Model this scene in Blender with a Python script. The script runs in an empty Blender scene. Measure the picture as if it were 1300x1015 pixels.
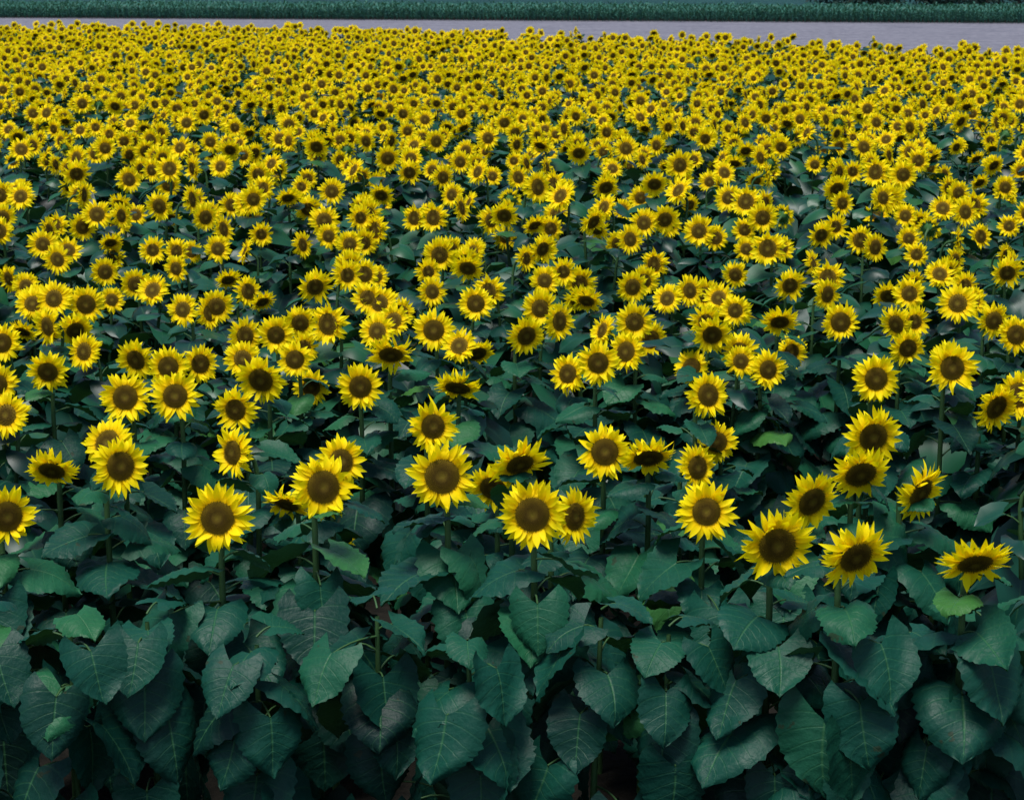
import bpy, math, random
import numpy as np
from mathutils import Vector, Matrix, noise
rad=math.radians
S=bpy.context.scene
# ---------------------------------------------------------------- materials
def newmat(name):
    m=bpy.data.materials.new(name); m.use_nodes=True
    nt=m.node_tree; nt.nodes.clear()
    return m,nt
def N(nt,t,**k):
    n=nt.nodes.new(t)
    for a,b in k.items():
        setattr(n,a,b)
    return n
def mathn(nt,op,a,b=None,c=None):
    n=N(nt,'ShaderNodeMath',operation=op)
    for i,v in enumerate((a,b,c)):
        if v is None: continue
        if isinstance(v,(int,float)): n.inputs[i].default_value=v
        else: nt.links.new(v,n.inputs[i])
    return n.outputs[0]
def mixc(nt,f,a,b,mode='MIX'):
    n=N(nt,'ShaderNodeMix',data_type='RGBA',blend_type=mode)
    for i,v in ((0,f),(6,a),(7,b)):
        if isinstance(v,(int,float)): n.inputs[i].default_value=v
        elif isinstance(v,tuple): n.inputs[i].default_value=(*v,1)
        else: nt.links.new(v,n.inputs[i])
    return n.outputs[2]
def ramp(nt,f,stops):
    n=N(nt,'ShaderNodeValToRGB'); cr=n.color_ramp
    while len(cr.elements)<len(stops): cr.elements.new(0.5)
    for e,(p,c) in zip(cr.elements,stops):
        e.position=p; e.color=(*c,1)
    nt.links.new(f,n.inputs[0]); return n.outputs[0]
def noisen(nt,vec,scale,detail=3):
    n=N(nt,'ShaderNodeTexNoise'); n.inputs['Scale'].default_value=scale; n.inputs['Detail'].default_value=detail
    if vec is not None: nt.links.new(vec,n.inputs['Vector'])
    return n.outputs[0]
def finish(nt,col,rough,trans=0.0,tcol=None,bump=None,bstr=0.3,bdist=0.01,spec=0.5):
    p=N(nt,'ShaderNodeBsdfPrincipled'); 
    if isinstance(col,tuple): p.inputs['Base Color'].default_value=(*col,1)
    else: nt.links.new(col,p.inputs['Base Color'])
    if isinstance(rough,float): p.inputs['Roughness'].default_value=rough
    else: nt.links.new(rough,p.inputs['Roughness'])
    p.inputs['Specular IOR Level'].default_value=spec
    if bump is not None:
        b=N(nt,'ShaderNodeBump'); b.inputs['Strength'].default_value=bstr; b.inputs['Distance'].default_value=bdist
        nt.links.new(bump,b.inputs['Height']); nt.links.new(b.outputs[0],p.inputs['Normal'])
    out=N(nt,'ShaderNodeOutputMaterial'); sh=p.outputs[0]
    if trans>0:
        t=N(nt,'ShaderNodeBsdfTranslucent')
        if isinstance(tcol,tuple): t.inputs[0].default_value=(*tcol,1)
        else: nt.links.new(tcol,t.inputs[0])
        mx=N(nt,'ShaderNodeMixShader'); mx.inputs[0].default_value=trans
        nt.links.new(sh,mx.inputs[1]); nt.links.new(t.outputs[0],mx.inputs[2]); sh=mx.outputs[0]
    nt.links.new(sh,out.inputs[0])
def uvxy(nt):
    u=N(nt,'ShaderNodeUVMap',uv_map='UVMap'); s=N(nt,'ShaderNodeSeparateXYZ')
    nt.links.new(u.outputs[0],s.inputs[0]); return u.outputs[0],s.outputs[0],s.outputs[1]
def attr(nt,name='var'):
    return N(nt,'ShaderNodeAttribute',attribute_name=name).outputs['Fac']
def objc(nt): return N(nt,'ShaderNodeTexCoord').outputs['Object']
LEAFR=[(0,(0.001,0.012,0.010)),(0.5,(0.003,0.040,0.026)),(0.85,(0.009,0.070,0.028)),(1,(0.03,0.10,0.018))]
def mat_leaf(simple=False):
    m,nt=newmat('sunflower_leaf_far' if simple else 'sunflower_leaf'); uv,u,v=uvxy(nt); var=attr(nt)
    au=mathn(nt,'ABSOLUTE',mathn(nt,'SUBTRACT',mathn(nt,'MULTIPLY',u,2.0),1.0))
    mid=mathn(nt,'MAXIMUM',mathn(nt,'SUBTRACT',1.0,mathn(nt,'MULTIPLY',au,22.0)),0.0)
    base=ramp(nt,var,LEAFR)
    geo=N(nt,'ShaderNodeNewGeometry')
    if simple:
        base=mixc(nt,mathn(nt,'MULTIPLY',mid,0.5),base,(0.04,0.12,0.05))
        col=mixc(nt,geo.outputs['Backfacing'],base,mixc(nt,0.4,base,(0.06,0.14,0.06)))
        finish(nt,col,0.40,0.06,(0.03,0.12,0.015),None,spec=0.28); return m
    ph=mathn(nt,'FRACT',mathn(nt,'SUBTRACT',mathn(nt,'MULTIPLY',v,6.5),mathn(nt,'MULTIPLY',au,1.7)))
    d=mathn(nt,'ABSOLUTE',mathn(nt,'SUBTRACT',ph,0.5))
    lat=mathn(nt,'MAXIMUM',mathn(nt,'SUBTRACT',1.0,mathn(nt,'MULTIPLY',d,12.0)),0.0)
    lat=mathn(nt,'MULTIPLY',lat,mathn(nt,'SUBTRACT',1.0,mathn(nt,'MULTIPLY',au,0.7)))
    vein=mathn(nt,'MINIMUM',mathn(nt,'ADD',mathn(nt,'MULTIPLY',lat,0.5),mid),1.0)
    oc=objc(nt)
    n1=noisen(nt,oc,11,4)
    n2=noisen(nt,oc,75,2)
    base=mixc(nt,mathn(nt,'MULTIPLY',n1,0.7),base,mixc(nt,1.0,base,(.6,.8,.95),'MULTIPLY'))
    base=mixc(nt,mathn(nt,'MULTIPLY',n2,0.5),base,mixc(nt,1.0,base,(2.0,1.9,1.6),'MULTIPLY'))
    base=mixc(nt,mathn(nt,'MULTIPLY',vein,0.6),base,(0.035,0.12,0.045))
    spot=mathn(nt,'GREATER_THAN',n1,0.71)
    base=mixc(nt,mathn(nt,'MULTIPLY',spot,0.6),base,(0.02,0.022,0.008))
    col=mixc(nt,geo.outputs['Backfacing'],base,mixc(nt,0.4,base,(0.06,0.14,0.06)))
    rough=mathn(nt,'ADD',0.38,mathn(nt,'MULTIPLY',n1,0.25))
    h=mathn(nt,'ADD',mathn(nt,'MULTIPLY',vein,-1.0),mathn(nt,'MULTIPLY',n2,1.0))
    finish(nt,col,rough,0.05,(0.03,0.12,0.015),h,0.42,0.005,0.17)
    return m
def mat_petal():
    m,nt=newmat('sunflower_petal'); uv,u,v=uvxy(nt); var=attr(nt)
    col=ramp(nt,v,[(0,(0.92,0.55,0.002)),(0.3,(0.98,0.77,0.003)),(1,(0.99,0.86,0.006))])
    col=mixc(nt,mathn(nt,'MULTIPLY',var,0.3),col,(0.95,0.64,0.0))
    finish(nt,col,0.6,0.42,mixc(nt,0.5,col,(0.99,0.88,0.0)),None,0.25,0.002,0.1)
    return m
def mat_disc():
    m,nt=newmat('sunflower_disc'); uv,u,v=uvxy(nt); var=attr(nt)
    r=mathn(nt,'ADD',u,mathn(nt,'MULTIPLY',mathn(nt,'SUBTRACT',noisen(nt,objc(nt),60,2),0.5),0.16))
    col=ramp(nt,r,[(0,(0.14,0.11,0.011)),(0.22,(0.09,0.058,0.007)),(0.40,(0.034,0.018,0.002)),(0.62,(0.060,0.035,0.003)),(0.85,(0.13,0.082,0.006)),(1,(0.21,0.145,0.006))])
    col=mixc(nt,var,col,mixc(nt,0.5,col,(0.18,0.12,0.006)))
    finish(nt,col,0.85,0,None,None,0.8,0.003,0.12)
    return m
def mat_stem():
    m,nt=newmat('sunflower_stem'); oc=objc(nt)
    col=mixc(nt,noisen(nt,oc,14,2),(0.015,0.055,0.02),(0.05,0.11,0.03))
    finish(nt,col,0.55,0,None,None,0.4,0.002,0.25)
    return m
def mat_bract():
    m,nt=newmat('sunflower_bract')
    finish(nt,(0.04,0.13,0.03),0.55,0.12,(0.1,0.25,0.03),None,spec=.25)
    return m
MATS=[mat_stem(),mat_leaf(),mat_petal(),mat_disc(),mat_bract()]
MATF=[MATS[0],mat_leaf(True)]+MATS[2:]
# ---------------------------------------------------------------- mesh builder
class B:
    def __init__(s): s.v=[];s.uv=[];s.var=[];s.f=[];s.m=[]
    def grid(s,P,UV,mat,var,closed=False):
        o=len(s.v); nr=len(P); nc=len(P[0])
        for r in range(nr):
            for c in range(nc):
                s.v.append(tuple(P[r][c])); s.uv.append(UV[r][c]); s.var.append(var)
        for r in range(nr-1):
            for c in range(nc if closed else nc-1):
                d=(c+1)%nc
                s.f.append((o+r*nc+c,o+r*nc+d,o+(r+1)*nc+d,o+(r+1)*nc+c)); s.m.append(mat)
    def poly(s,pts,uvs,faces,mat,var):
        o=len(s.v)
        for p,u in zip(pts,uvs): s.v.append(tuple(p)); s.uv.append(u); s.var.append(var)
        for f in faces: s.f.append(tuple(o+i for i in f)); s.m.append(mat)
    def tube(s,pts,rads,mat,n=6,var=0.5):
        P=[];UV=[]; 
        for i,p in enumerate(pts):
            t=(pts[min(i+1,len(pts)-1)]-pts[max(i-1,0)]).normalized()
            ref=Vector((1,0,0)) if abs(t.x)<0.9 else Vector((0,1,0))
            a=t.cross(ref).normalized(); b=t.cross(a)
            P.append([p+(a*math.cos(k*2*math.pi/n)+b*math.sin(k*2*math.pi/n))*rads[i] for k in range(n)])
            UV.append([(k/n,i/len(pts)) for k in range(n)])
        s.grid(P,UV,mat,var,True)
    def mesh(s,name,mats):
        me=bpy.data.meshes.new(name); me.from_pydata(s.v,[],s.f)
        for m in mats: me.materials.append(m)
        me.polygons.foreach_set('material_index',s.m)
        me.polygons.foreach_set('use_smooth',[True]*len(s.f))
        uvl=me.uv_layers.new(name='UVMap'); li=np.zeros(len(me.loops),dtype=np.int32); me.loops.foreach_get('vertex_index',li)
        uvl.data.foreach_set('uv',np.array(s.uv,dtype=np.float32)[li].ravel())
        a=me.attributes.new('var','FLOAT','POINT'); a.data.foreach_set('value',s.var)
        me.update(); return me
UP=Vector((0,0,1))
LT0=[0,.03,.07]+[.12+.044*i for i in range(19)]+[.95,.98,1.0]
LT1=[0,.08,.25,.5,.75,1.0]
def lw(t):
    T=[0,.06,.16,.3,.45,.6,.75,.88,.95,1]; W=[.74,.96,1.06,1.06,.97,.81,.57,.29,.11,0.01]
    return float(np.interp(t,T,W))
def leaf(b,rng,start,az,pl,pel,L,th0,bend,roll,var=None,lod=0):
    r=Vector((math.cos(az),math.sin(az),0)); tg=Vector((-math.sin(az),math.cos(az),0))
    pts=[start]; p=start.copy(); n=2 if lod else 5
    for i in range(n):
        ang=pel+(th0*0.4-pel)*(i/n)**1.5
        p=p+(r*math.cos(ang)+UP*math.sin(ang))*(pl/n); pts.append(p.copy())
    b.tube(pts,[0.0045*(1-.3*i/n) for i in range(n+1)],0,3 if lod else 5)
    W=L*rng.uniform(.46,.57); fold=rng.uniform(-.02,.20); ph=rng.uniform(0,6.3); ph2=rng.uniform(0,6.3); amp=rng.uniform(.015,.06)*L
    twist=rng.uniform(-.4,.4); curl=rng.uniform(-.6,.2); hook=rng.uniform(-.4,.4)
    us=[1,.5,0,-.5,-1] if lod else [1,.84,.62,.33,0,-.33,-.62,-.84,-1]; P=[];UV=[]; last=0; pos=p.copy()
    LT=LT1 if lod else LT0; sa=rng.uniform(.025,.05)
    for i,t in enumerate(LT):
        ang=th0-bend*t; dd=r*math.cos(ang)+UP*math.sin(ang); nn=-r*math.sin(ang)+UP*math.cos(ang)
        pos=pos+dd*(t-last)*L+tg*(t-last)*L*hook*t*0.6; last=t
        ro=roll+twist*t; wd=tg*math.cos(ro)+nn*math.sin(ro); n2=nn*math.cos(ro)-tg*math.sin(ro)
        row=[];uvr=[]
        for u in us:
            ser=1
            if not lod and abs(u)==1 and 2<i<23: ser=1+(sa if i%2 else -sa)+rng.uniform(-.015,.015)
            w=lw(t)*W*ser*u
            z=fold*abs(w)+curl*abs(u)**2.5*abs(w)*.8+amp*abs(u)**1.5*math.sin(ph+t*9+(1.3 if u>0 else 0))
            if not lod: z+=0.011*L/.2*math.sin((t*6.5-abs(u)*1.7)*6.283)*min(abs(u)*2,1)*.40
            z+=amp*.6*math.sin(ph2+u*4+t*4)
            back=-0.38*L*abs(u)**1.3*max(0,1-t/.42)**1.3
            row.append(pos+wd*w+n2*z+dd*back); uvr.append((u*.5+.5,t))
        P.append(row);UV.append(uvr)
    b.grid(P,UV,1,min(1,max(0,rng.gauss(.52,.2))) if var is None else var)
def head(b,rng,c,n,hs,detail=1,npet=20,wilt=0.0):
    z=n.normalized(); x=UP.cross(z).normalized(); y=z.cross(x)
    M=lambda px,py,pz: c+x*px*hs+y*py*hs+z*pz*hs
    R=0.059*rng.uniform(.90,1.10)
    P=[];UV=[]; nr=7 if detail else 4; ns=20 if detail else 14
    for i in range(nr+1):
        rr=R*max(i/nr,.01); zz=0.014*(1-(i/nr)**2)-0.006*math.exp(-(i/nr/.35)**2)
        P.append([M(rr*math.cos(k*6.2832/ns),rr*math.sin(k*6.2832/ns),zz) for k in range(ns)]); UV.append([(i/nr,k/ns) for k in range(ns)])
    b.grid(P,UV,3,0.2,True)
    nf=360 if detail else 70
    for k in range(nf):
        q=math.sqrt((k+.5)/nf); rr=R*1.02*q; a=k*2.39996
        zz=0.014*(1-q*q)-0.006*math.exp(-(q/.35)**2)
        hgt=(.003+.0055*max(0,(q-.45)/.55))*rng.uniform(.7,1.4); w=.0028 if detail else .0050
        px,py=rr*math.cos(a),rr*math.sin(a)
        lean=.25*q*hgt
        pts=[M(px+w*math.cos(a+j*2.094),py+w*math.sin(a+j*2.094),zz-.001) for j in range(3)]+[M(px+lean*math.cos(a),py+lean*math.sin(a),zz+hgt)]
        b.poly(pts,[(q,0)]*4,[(0,1,3),(1,2,3),(2,0,3)],3,rng.random())
    TT=(0,.2,.42,.64,.84,1.0) if detail else (0,.3,.68,1.0)
    loose=rng.uniform(.7,1.5); lk=rng.uniform(.92,1.06)
    for layer,(cnt,l0,el0) in enumerate(((npet,.065,.42),(npet+2,.073,.18),(npet-2,.068,.0))):
        off=rng.random()*6
        for k in range(cnt):
            if rng.random()<.03: continue
            a=off+k*6.2832/cnt+rng.gauss(0,.06); l=lk*l0*rng.uniform(.78,1.13); w=rng.uniform(.0100,.0148); el=el0+rng.gauss(0,.17)*loose-wilt
            bend=rng.gauss(.35,.4*loose); tw=rng.gauss(0,.5); side=rng.gauss(0,.25*loose)
            if rng.random()<.06: bend+=rng.choice((-.8,1.5))
            cx,cy=math.cos(a),math.sin(a); rr=R*.96; zz=-.004*layer; last=0; P=[];UV=[]; s_off=0
            for t in TT:
                an=el-bend*t; rr+=math.cos(an)*(t-last)*l; zz+=math.sin(an)*(t-last)*l; s_off+=side*(t-last)*l; last=t
                ww=w*float(np.interp(t,[0,.2,.42,.64,.84,1],[.6,.95,1,.80,.40,.02]))
                row=[]
                for u in (-1,0,1):
                    so=s_off+u*ww*math.cos(tw*t); dz=abs(u)*ww*.35+u*ww*math.sin(tw*t)
                    row.append(M(cx*rr-cy*so,cy*rr+cx*so,zz+dz))
                P.append(row);UV.append([(0,t),(.5,t),(1,t)])
            b.grid(P,UV,2,rng.random())
    prof=[(R*1.02,-.006),(R*1.0,-.014),(R*.75,-.026),(R*.4,-.034),(R*.16,-.045)]
    b.grid([[M(rr*math.cos(k*6.2832/14),rr*math.sin(k*6.2832/14),zz) for k in range(14)] for rr,zz in prof],[[(0,0)]*14 for _ in prof],4,.5,True)
    for k in range(22):
        a=k*2.39996; l=rng.uniform(.03,.05); w=.011; el=rng.uniform(-.3,.25); cx,cy=math.cos(a),math.sin(a); P=[]
        for t,wk in ((0,1),(.45,.85),(1,.05)):
            rr=R*.85+math.cos(el)*l*t; zz=-.016+math.sin(el)*l*t-.004*t*t
            P.append([M(cx*rr-cy*u*w*wk,cy*rr+cx*u*w*wk,zz) for u in (-1,0,1)])
        b.grid(P,[[(0,0)]*3]*3,4,.5)
def facing(yaw,pitch):
    y=rad(yaw);p=rad(pitch); return Vector((math.sin(y)*math.cos(p),-math.cos(y)*math.cos(p),math.sin(p)))
def edge_leaves(b,rng,A,nl,z0,z1):
    """leaves of a plant on the open field edge: they turn out to the open side and hang tip-down; the lower ones are darker, shade near the ground put into their colour"""
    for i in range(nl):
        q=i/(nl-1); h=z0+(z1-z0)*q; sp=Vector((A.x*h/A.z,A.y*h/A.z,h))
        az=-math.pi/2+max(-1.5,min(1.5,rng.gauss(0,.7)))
        leaf(b,rng,sp,az,rng.uniform(.05,.24),rng.uniform(.1,.8),rng.uniform(.20,.27)*(1-.12*q),rad(rng.gauss(-80+24*q*q,8)),rad(rng.uniform(4,22)),rng.gauss(0,.2),var=min(.85,max(0,rng.gauss(-.02+.50*q,.11))))  # var drops towards the ground: shade low on the plant painted into leaf colour
def plant(rng,hc,yaw,pitch,hs,nleaf=19,lmax=.25,detail=1,zlow=.3,edge=False,lod=0):
    b=B(); n=facing(yaw,pitch)
    E=hc-n*.04*hs; A=Vector((rng.uniform(-.02,.02),rng.uniform(-.02,.02),hc.z-.26))
    pts=[Vector((0,0,-.05)),Vector((rng.uniform(-.01,.01),0,.4)),Vector((A.x*.6,A.y*.6,.85 if hc.z>1.2 else .55)),A]
    h1=A+UP*.15; h2=E-n*.11
    for t in (.2,.4,.6,.8,1):
        pts.append(A*(1-t)**3+h1*3*t*(1-t)**2+h2*3*t*t*(1-t)+E*t**3)
    b.tube(pts,[.016,.015,.013,.0115,.011,.0105,.0105,.011,.015],0,5 if lod else 8)
    az=rng.uniform(0,6.28); top=hc.z-(.13 if pitch>-20 else .08)
    for i in range(nleaf):
        q=i/(nleaf-1); h=zlow+(top-zlow)*q**.85
        sp=Vector((A.x*h/A.z,A.y*h/A.z,h)); az+=2.4+rng.gauss(0,.3)
        L=(lmax*rng.uniform(.8,1.08))*(1-.50*max(0,(q-.5)/.5)**1.5)
        pl=rng.uniform(.10,.19)*(1-.5*q); pel=rng.uniform(.2,.8)
        th0=rad(rng.uniform(-55,-28)+36*q+rng.gauss(0,9)); bend=rad(rng.uniform(14,46)+12*(1-q))
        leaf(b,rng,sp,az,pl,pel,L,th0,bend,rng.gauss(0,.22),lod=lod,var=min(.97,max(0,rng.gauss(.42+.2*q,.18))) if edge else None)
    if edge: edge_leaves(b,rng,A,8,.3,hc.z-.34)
    head(b,rng,hc,n,hs,detail,wilt=.15 if pitch<-20 else 0)
    return b
# ---------------------------------------------------------------- camera
CAMH=3.5; PITCH=math.atan(557/2500); F=2500.0
cam=bpy.data.cameras.new('camera'); co=bpy.data.objects.new('camera',cam); S.collection.objects.link(co)
co.location=(0,0,CAMH); co.rotation_euler=(math.pi/2-PITCH,0,0)
cam.sensor_width=36; cam.lens=36*F/1300; cam.clip_end=3000; cam.clip_start=.1
cam.dof.use_dof=True; cam.dof.focus_distance=8.5; cam.dof.aperture_fstop=11
S.camera=co
# flower heads near the field edge: X, Y, Z of the head centre (cm), facing yaw, facing pitch, size %
C0="""-103,663,160,0,12,101;-67,675,168,22,12,105;-25,682,170,0,12,106;-8,803,133,-10,-20,91;7,650,165,3,8,103;23,700,150,45,5,97;3,735,161,20,-35,101;39,802,149,3,12,96;56,784,151,5,-45,97;81,834,134,35,10,92;72,703,151,0,14,97;93,913,149,25,15,97;112,710,153,25,-15,98;133,727,159,10,-28,100;147,779,161,8,-8,102;87,620,163,8,-8,102;110,604,164,20,-22,103;156,726,152,40,-20,98;149,607,161,5,-45,101;-187,775,148,-5,-40,96;-192,721,144,30,5,95;-155,755,155,35,10,99;-171,809,151,-20,25,97;-117,801,149,-40,10,96;-127,882,149,-15,0,96;-178,885,154,0,12,98;-154,879,156,3,14,99;-34,823,155,20,10,99;-70,782,150,30,20,97;-94,792,129,-20,-48,90;-80,854,94,10,-50,83;-72,913,153,8,5,98;-109,1045,124,10,12,89;-121,928,153,-10,-15,98;-115,1023,144,0,10,82;-132,1083,146,5,5,95;-234,972,148,0,-10,96;-178,999,145,0,10,95;-169,1046,137,30,10,92;-200,1027,143,-20,-10,94;-59,941,163,0,-42,102;-43,1065,152,0,12,97;-22,1180,147,3,15,96;8,1080,146,25,-10,95;43,965,154,5,8,98;64,1085,136,-35,15,92;83,1159,129,20,0,90;30,1034,134,-30,15,92;-26,920,151,-10,-50,97;112,1083,146,0,-15,95;128,1087,136,0,8,92;138,1040,135,20,10,92;165,1141,125,20,0,89;102,1095,125,-25,15,89;152,1101,150,0,-40,97;167,884,163,5,8,102;204,894,166,3,10,103;218,1065,142,10,-5,94;227,900,146,30,-15,95;241,913,149,-20,15,97;282,1083,146,5,10,95;193,1139,143,0,8,95;-271,1028,152,0,12,98;-246,919,133,30,10,91;-262,979,140,10,10,93;-251,1113,143,25,-20,94;99,925,123,-15,25,89;-262,1195,144,5,5,95;-20,1109,130,20,-40,90"""
C0=[[float(v) for v in e.split(',')] for e in C0.split(';')]
C1="""-281,1102,148;-279,1186,148;-247,1214,150;-112,1121,149;-116,1127,134;-149,1096,143;-95,1186,148;-79,1179,145;-113,1240,154;-61,1265,140;-310,1330,149;-204,1385,151;-227,1372,144;-267,1387,148;-297,1467,134;-251,1422,146;-239,1280,143;-60,1360,153;-34,1303,151;-22,1364,143;3,1375,144;-107,1407,152;-125,1485,152;-93,1504,150;-168,1268,142;99,1239,145;81,1250,145;126,1279,134;185,1272,141;218,1339,146;182,1391,152;204,1416,146;258,1393,149;262,1318,145;252,1244,141;346,1367,147;317,1439,138;306,1309,136;108,1453,133;71,1426,153;39,1431,147;25,1467,155;138,1457,151;118,1510,153;243,1450,151;327,1526,147;232,1581,149;-345,1450,154;-376,1474,152;-333,1492,152;-172,1175,145;281,1120,145;306,1189,146;222,1140,146;256,1161,151;213,1190,153;196,1225,144;150,1190,142;102,1138,146;45,1163,150;29,1254,149;51,1324,141;-331,1268,142;-197,1131,149;-130,1235,148;-284,1324,141;-156,1466,144;-210,1581,149;-176,1599,153;-57,1581,149;339,1424,137;238,1138,143;23,1144,146;-3,1601,150;158,1391,112;-183,1170,141;175,1526,147;-18,1517,142;318,1601,150;360,1517,142;-64,1093,146;2,1179,145;-308,1179,145"""
C1=[[float(v) for v in e.split(',')] for e in C1.split(';')]
# ---------------------------------------------------------------- individual sunflowers
rng=random.Random(7)
def addobj(b,base,mats=MATS):
    o=bpy.data.objects.new('sunflower',b.mesh('sunflower',mats)); o.location=base; S.collection.objects.link(o)
for X,Y,Z,yw,pt,hs in C0:
    X/=100;Y/=100;Z/=100;hs/=100
    n=facing(yw,pt); base=Vector((X-n.x*.12,Y-n.y*.12,0)); fr=Y<7.3
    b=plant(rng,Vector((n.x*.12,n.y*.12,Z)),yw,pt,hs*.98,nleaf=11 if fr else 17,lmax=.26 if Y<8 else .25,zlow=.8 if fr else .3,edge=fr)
    addobj(b,base)
# late plants of the edge row that have not flowered yet
for X,Y,top in ((-1.78,6.35,1.36),(-1.48,6.25,1.38),(-1.24,6.45,1.33),(-.86,6.3,1.30),(-.46,6.42,1.36),(-.12,6.3,1.28),(.28,6.38,1.37),(.52,6.35,1.32),(1.29,6.3,1.30),(1.62,6.35,1.33),(1.85,6.5,1.35)):
    b=B(); A=Vector((rng.uniform(-.03,.03),0,top-.05)); b.tube([Vector((0,0,-.05)),Vector((0,0,.6)),A],[.015,.013,.008],0,7)
    az=rng.random()*6
    for i in range(6):
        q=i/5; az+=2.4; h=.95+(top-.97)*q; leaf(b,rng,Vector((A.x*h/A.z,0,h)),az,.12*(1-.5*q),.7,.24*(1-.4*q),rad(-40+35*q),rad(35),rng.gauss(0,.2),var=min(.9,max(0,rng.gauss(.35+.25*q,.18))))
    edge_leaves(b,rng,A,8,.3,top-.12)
    addobj(b,(X,Y,0))
# ---------------------------------------------------------------- sunflower field (instances)
VC=bpy.data.collections.new('sunflower_plants'); NV=18; off=[]
pit=[12,5,15,0,20,10,-12,14,8,-28,12,24,3,-42,10,28,-5,10]; yws=[0,12,-15,28,5,-32,10,45,-6,0,18,-50,0,10,60,-10,-22,160]
for i in range(NV*2):
    far=i>=NV; j=i%NV; n=facing(yws[j],pit[j]); hc=Vector((n.x*.12,n.y*.12,1.58))
    b=plant(rng,hc,yws[j],pit[j],(.92 if far else .98)*rng.uniform(.86,1.08),nleaf=11 if far else 17,lmax=.28 if far else .26,detail=0,zlow=.75 if far else .5,lod=1)
    o=bpy.data.objects.new('sunflower_plant_%02d'%i,b.mesh('sunflower_plant',MATF)); VC.objects.link(o); off.append(hc)
def gn_instances(name,pts,rots,scl,idx,coll):
    me=bpy.data.meshes.new(name); me.from_pydata([tuple(p) for p in pts],[],[])
    a=me.attributes.new('rot','FLOAT_VECTOR','POINT'); a.data.foreach_set('vector',np.array(rots,dtype=np.float32).ravel())
    a=me.attributes.new('scl','FLOAT','POINT'); a.data.foreach_set('value',scl)
    a=me.attributes.new('idx','INT','POINT'); a.data.foreach_set('value',idx)
    o=bpy.data.objects.new(name,me); S.collection.objects.link(o)
    ng=bpy.data.node_groups.new(name,'GeometryNodeTree')
    ng.interface.new_socket('Geometry',in_out='INPUT',socket_type='NodeSocketGeometry')
    ng.interface.new_socket('Geometry',in_out='OUTPUT',socket_type='NodeSocketGeometry')
    gi=ng.nodes.new('NodeGroupInput'); go=ng.nodes.new('NodeGroupOutput'); ip=ng.nodes.new('GeometryNodeInstanceOnPoints')
    ci=ng.nodes.new('GeometryNodeCollectionInfo'); ci.inputs[0].default_value=coll; ci.inputs['Separate Children'].default_value=True; ci.inputs['Reset Children'].default_value=True
    def na(nm,dt):
        q=ng.nodes.new('GeometryNodeInputNamedAttribute'); q.data_type=dt; q.inputs[0].default_value=nm; return q.outputs[0]
    L=ng.links.new
    L(gi.outputs[0],ip.inputs['Points']); L(ci.outputs[0],ip.inputs['Instance']); ip.inputs['Pick Instance'].default_value=True
    L(na('idx','INT'),ip.inputs['Instance Index']); L(na('rot','FLOAT_VECTOR'),ip.inputs['Rotation']); L(na('scl','FLOAT'),ip.inputs['Scale'])
    L(ip.outputs[0],go.inputs[0])
    md=o.modifiers.new('instances','NODES'); md.node_group=ng
    return o
def pick(y=0):
    k=NV-1 if rng.random()<.015 else rng.randrange(NV-1)
    return k+(NV if rng.random()<(y-13)/10 else 0)
P=[];Rr=[];Sc=[];Ix=[]
def addp(hx,hy,hz,i,rz,sc):
    h=off[i]*sc; c,s=math.cos(rz),math.sin(rz)
    P.append((hx-(c*h.x-s*h.y),hy-(s*h.x+c*h.y),hz-h.z)); Rr.append((rng.gauss(0,.06),rng.gauss(0,.06),rz)); Sc.append(sc); Ix.append(i)
for X,Y,Z in C1:
    sc=min(1.05,max(.9,Z/150)); addp(X/100,Y/100,min(Z/100,off[0].z*sc),pick() if rng.random()<.7 else rng.choice((0,1,2,5,7,8)),rng.gauss(0,.25),sc)
# shorter plants standing between the taller ones
known=[(e[0]/100,e[1]/100) for e in C0]+[(e[0]/100,e[1]/100) for e in C1]
cnt=0; tries=0
while cnt<46 and tries<4000:
    tries+=1; yy=rng.uniform(10.2,15); xx=rng.uniform(-.27,.27)*yy
    if min(math.hypot(xx-a,(yy-b_)) for a,b_ in known)<.27: continue
    known.append((xx,yy)); cnt+=1; i=pick(); sc=rng.uniform(.86,.95); addp(xx,yy,off[i].z*sc,i,rng.gauss(0,.3),sc)
EX=[-40,-15.2,-7.9,-2.8,4.3,8.8,10.9,30]; EY=[63,59.4,57.4,55.4,49.9,44.5,42.6,28]
y=6.35
while y<66:
    hw=.27*y+4
    x=-hw; k=min(1,max(0,(y-14)/14))
    while x<hw:
        xx=x+rng.gauss(0,.12); yy=y+rng.gauss(0,.14); x+=.48-.07*k
        infr=abs(xx)<.262*yy+.12
        if infr and yy<14.5: continue
        if yy>np.interp(xx,EX,EY)+rng.gauss(0,.1): continue
        v=noise.noise(Vector((xx*.22,yy*.13,3.1)))
        if rng.random()<.04+max(0,v-.28)*.9: continue
        sc=max(.86,min(1.1,rng.gauss(.99,.06)))+v*.04; i=pick(yy)
        addp(xx,yy,off[i].z*sc,i,rng.gauss(0,.33),sc)
    y+=.51-.07*k
gn_instances('sunflower_field',P,Rr,Sc,Ix,VC)
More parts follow.
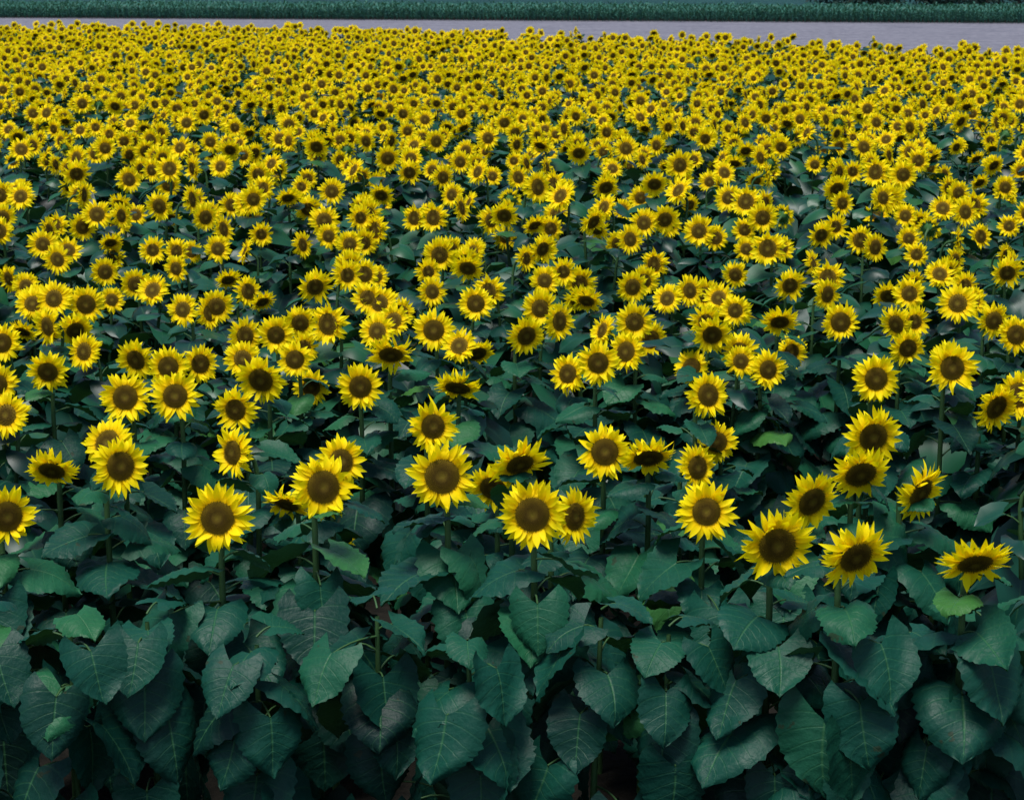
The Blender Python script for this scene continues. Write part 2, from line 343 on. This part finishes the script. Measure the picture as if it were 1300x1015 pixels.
# ---------------------------------------------------------------- ground etc
def sheet(name,pts,z,mat):
    me=bpy.data.meshes.new(name); me.from_pydata([(x,y,z) for x,y in pts],[],[tuple(range(len(pts)))]); me.materials.append(mat)
    o=bpy.data.objects.new(name,me); S.collection.objects.link(o); return o
def soil(name,c1,c2,sc,stretch=1):
    m,nt=newmat(name); mp=N(nt,'ShaderNodeMapping'); mp.inputs['Scale'].default_value=(1,stretch,1)
    nt.links.new(objc(nt),mp.inputs[0]); a=noisen(nt,mp.outputs[0],sc,6); c=noisen(nt,objc(nt),sc*9,4)
    f=mathn(nt,'MULTIPLY',mathn(nt,'ADD',a,c),.5)
    col=ramp(nt,f,[(.38,c1),(.62,c2)])
    finish(nt,col,.95,0,None,c,.6,.05,.1); return m
sheet('ground',[(-1500,-500),(1500,-500),(1500,2500),(-1500,2500)],0,soil('dark_soil',(.006,.006,.005),(.015,.013,.010),2))
sheet('bare_soil_strip',[(-160,61),(-15.5,61.5),(-2,57),(8,48),(13,43),(60,12),(160,12),(160,92),(-160,150)],.004,soil('bare_soil',(.08,.08,.105),(.19,.185,.215),.35,6))
sheet('meadow',[(-400,150),(400,110),(400,900),(-400,900)],.008,soil('meadow_grass',(.006,.03,.035),(.012,.05,.05),.2))
# corn
mc,nt=newmat('corn_leaf'); var=attr(nt)
col=ramp(nt,var,[(0,(.014,.075,.060)),(1,(.035,.14,.10))]); finish(nt,col,.55,.12,(.05,.16,.05),spec=.25)
CC=bpy.data.collections.new('corn_plants')
for i in range(6):
    b=B(); b.tube([Vector((0,0,0)),Vector((0,0,.4)),Vector((.01,0,.72))],[.012,.010,.005],0,5)
    for k in range(9):
        az=k*math.pi+rng.gauss(0,.6)+i; h=.1+.65*k/9; r=Vector((math.cos(az),math.sin(az),0)); tg=Vector((-r.y,r.x,0)); pos=Vector((0,0,h)); R=[];l=rng.uniform(.35,.55); a0=rng.uniform(.9,1.25)
        for t in range(6):
            an=a0-t*.38; w=.04*[.6,1,1,.85,.5,.05][t]
            R.append([pos-tg*w,pos+UP*-.008,pos+tg*w]); pos=pos+(r*math.cos(an)+UP*math.sin(an))*l/5
        b.grid(R,[[(0,0)]*3]*6,0,rng.random())
    CC.objects.link(bpy.data.objects.new('corn_plant_%d'%i,b.mesh('corn_plant',[mc])))
P2=[];R2=[];S2=[];I2=[]
for r in range(17):
    x=-48
    while x<48:
        yb=119.3-x*.184
        P2.append((x+rng.gauss(0,.05),yb+r*.75+rng.gauss(0,.08),.008)); R2.append((0,0,rng.uniform(0,6.28))); S2.append(rng.gauss(.98,.08)+.12*noise.noise(Vector((x*.15,r*.2,0)))); I2.append(rng.randrange(6)); x+=.24
gn_instances('corn_field',P2,R2,S2,I2,CC)
# hedgerow far right
mh,nt=newmat('hedge_leaf'); var=attr(nt); finish(nt,ramp(nt,var,[(0,(.003,.012,.012)),(1,(.010,.032,.022))]),.6,0,spec=.1)
mb,nt=newmat('hedge_bark'); finish(nt,mixc(nt,noisen(nt,objc(nt),8),(.02,.015,.01),(.05,.04,.03)),.9)
b=B()
for k in range(40):
    x=22+k*1.2+rng.gauss(0,.4); y=141+rng.gauss(0,1.2)-(x-24)*.15; hgt=rng.uniform(2.5,5)
    top=Vector((x+rng.gauss(0,.3),y,hgt*.7)); b.tube([Vector((x,y,0)),Vector((x+.1,y,hgt*.35)),top],[.12,.09,.04],1,6)
    for j in range(4):
        a=rng.uniform(0,6.28); b.tube([Vector((x+.1,y,hgt*.3)),Vector((x+math.cos(a)*.9,y+math.sin(a)*.9,hgt*.7))],[.05,.02],1,4)
    for j in range(24):
        c=Vector((x+rng.gauss(0,.8),y+rng.gauss(0,.7),.25+rng.uniform(0,.9)**1.3*hgt)); vv=rng.random()
        for q in range(30):
            p=c+Vector((rng.gauss(0,.35),rng.gauss(0,.35),rng.gauss(0,.3))); p.z=max(.1,p.z); d1=Vector((rng.gauss(0,1),rng.gauss(0,1),rng.gauss(0,1))).normalized(); d2=d1.orthogonal().normalized()
            s=rng.uniform(.09,.18); b.poly([p-d1*s,p-d2*s*.6,p+d1*s,p+d2*s*.6],[(0,0)]*4,[(0,1,2,3)],0,min(1,max(0,vv*.7+rng.random()*.3)))
S.collection.objects.link(bpy.data.objects.new('hedgerow',b.mesh('hedgerow',[mh,mb])))
# ---------------------------------------------------------------- light
w=bpy.data.worlds.new('World'); S.world=w; w.use_nodes=True; nt=w.node_tree
sk=nt.nodes.new('ShaderNodeTexSky'); sk.sky_type='NISHITA'; sk.sun_disc=False
EL,AZ=73,208   # azimuth clockwise from +Y
sk.sun_elevation=rad(EL); sk.sun_rotation=rad(AZ)
bg=nt.nodes['Background']; nt.links.new(sk.outputs[0],bg.inputs[0]); bg.inputs[1].default_value=.15
sd=bpy.data.lights.new('sun','SUN'); sd.energy=5.0; sd.angle=rad(26); sd.color=(1,.97,.92)
so=bpy.data.objects.new('sun',sd); S.collection.objects.link(so)
D=Vector((math.sin(rad(AZ))*math.cos(rad(EL)),math.cos(rad(AZ))*math.cos(rad(EL)),math.sin(rad(EL))))
so.rotation_euler=D.to_track_quat('Z','Y').to_euler()
S.view_settings.view_transform='Standard'; S.view_settings.look='None'; S.view_settings.exposure=0
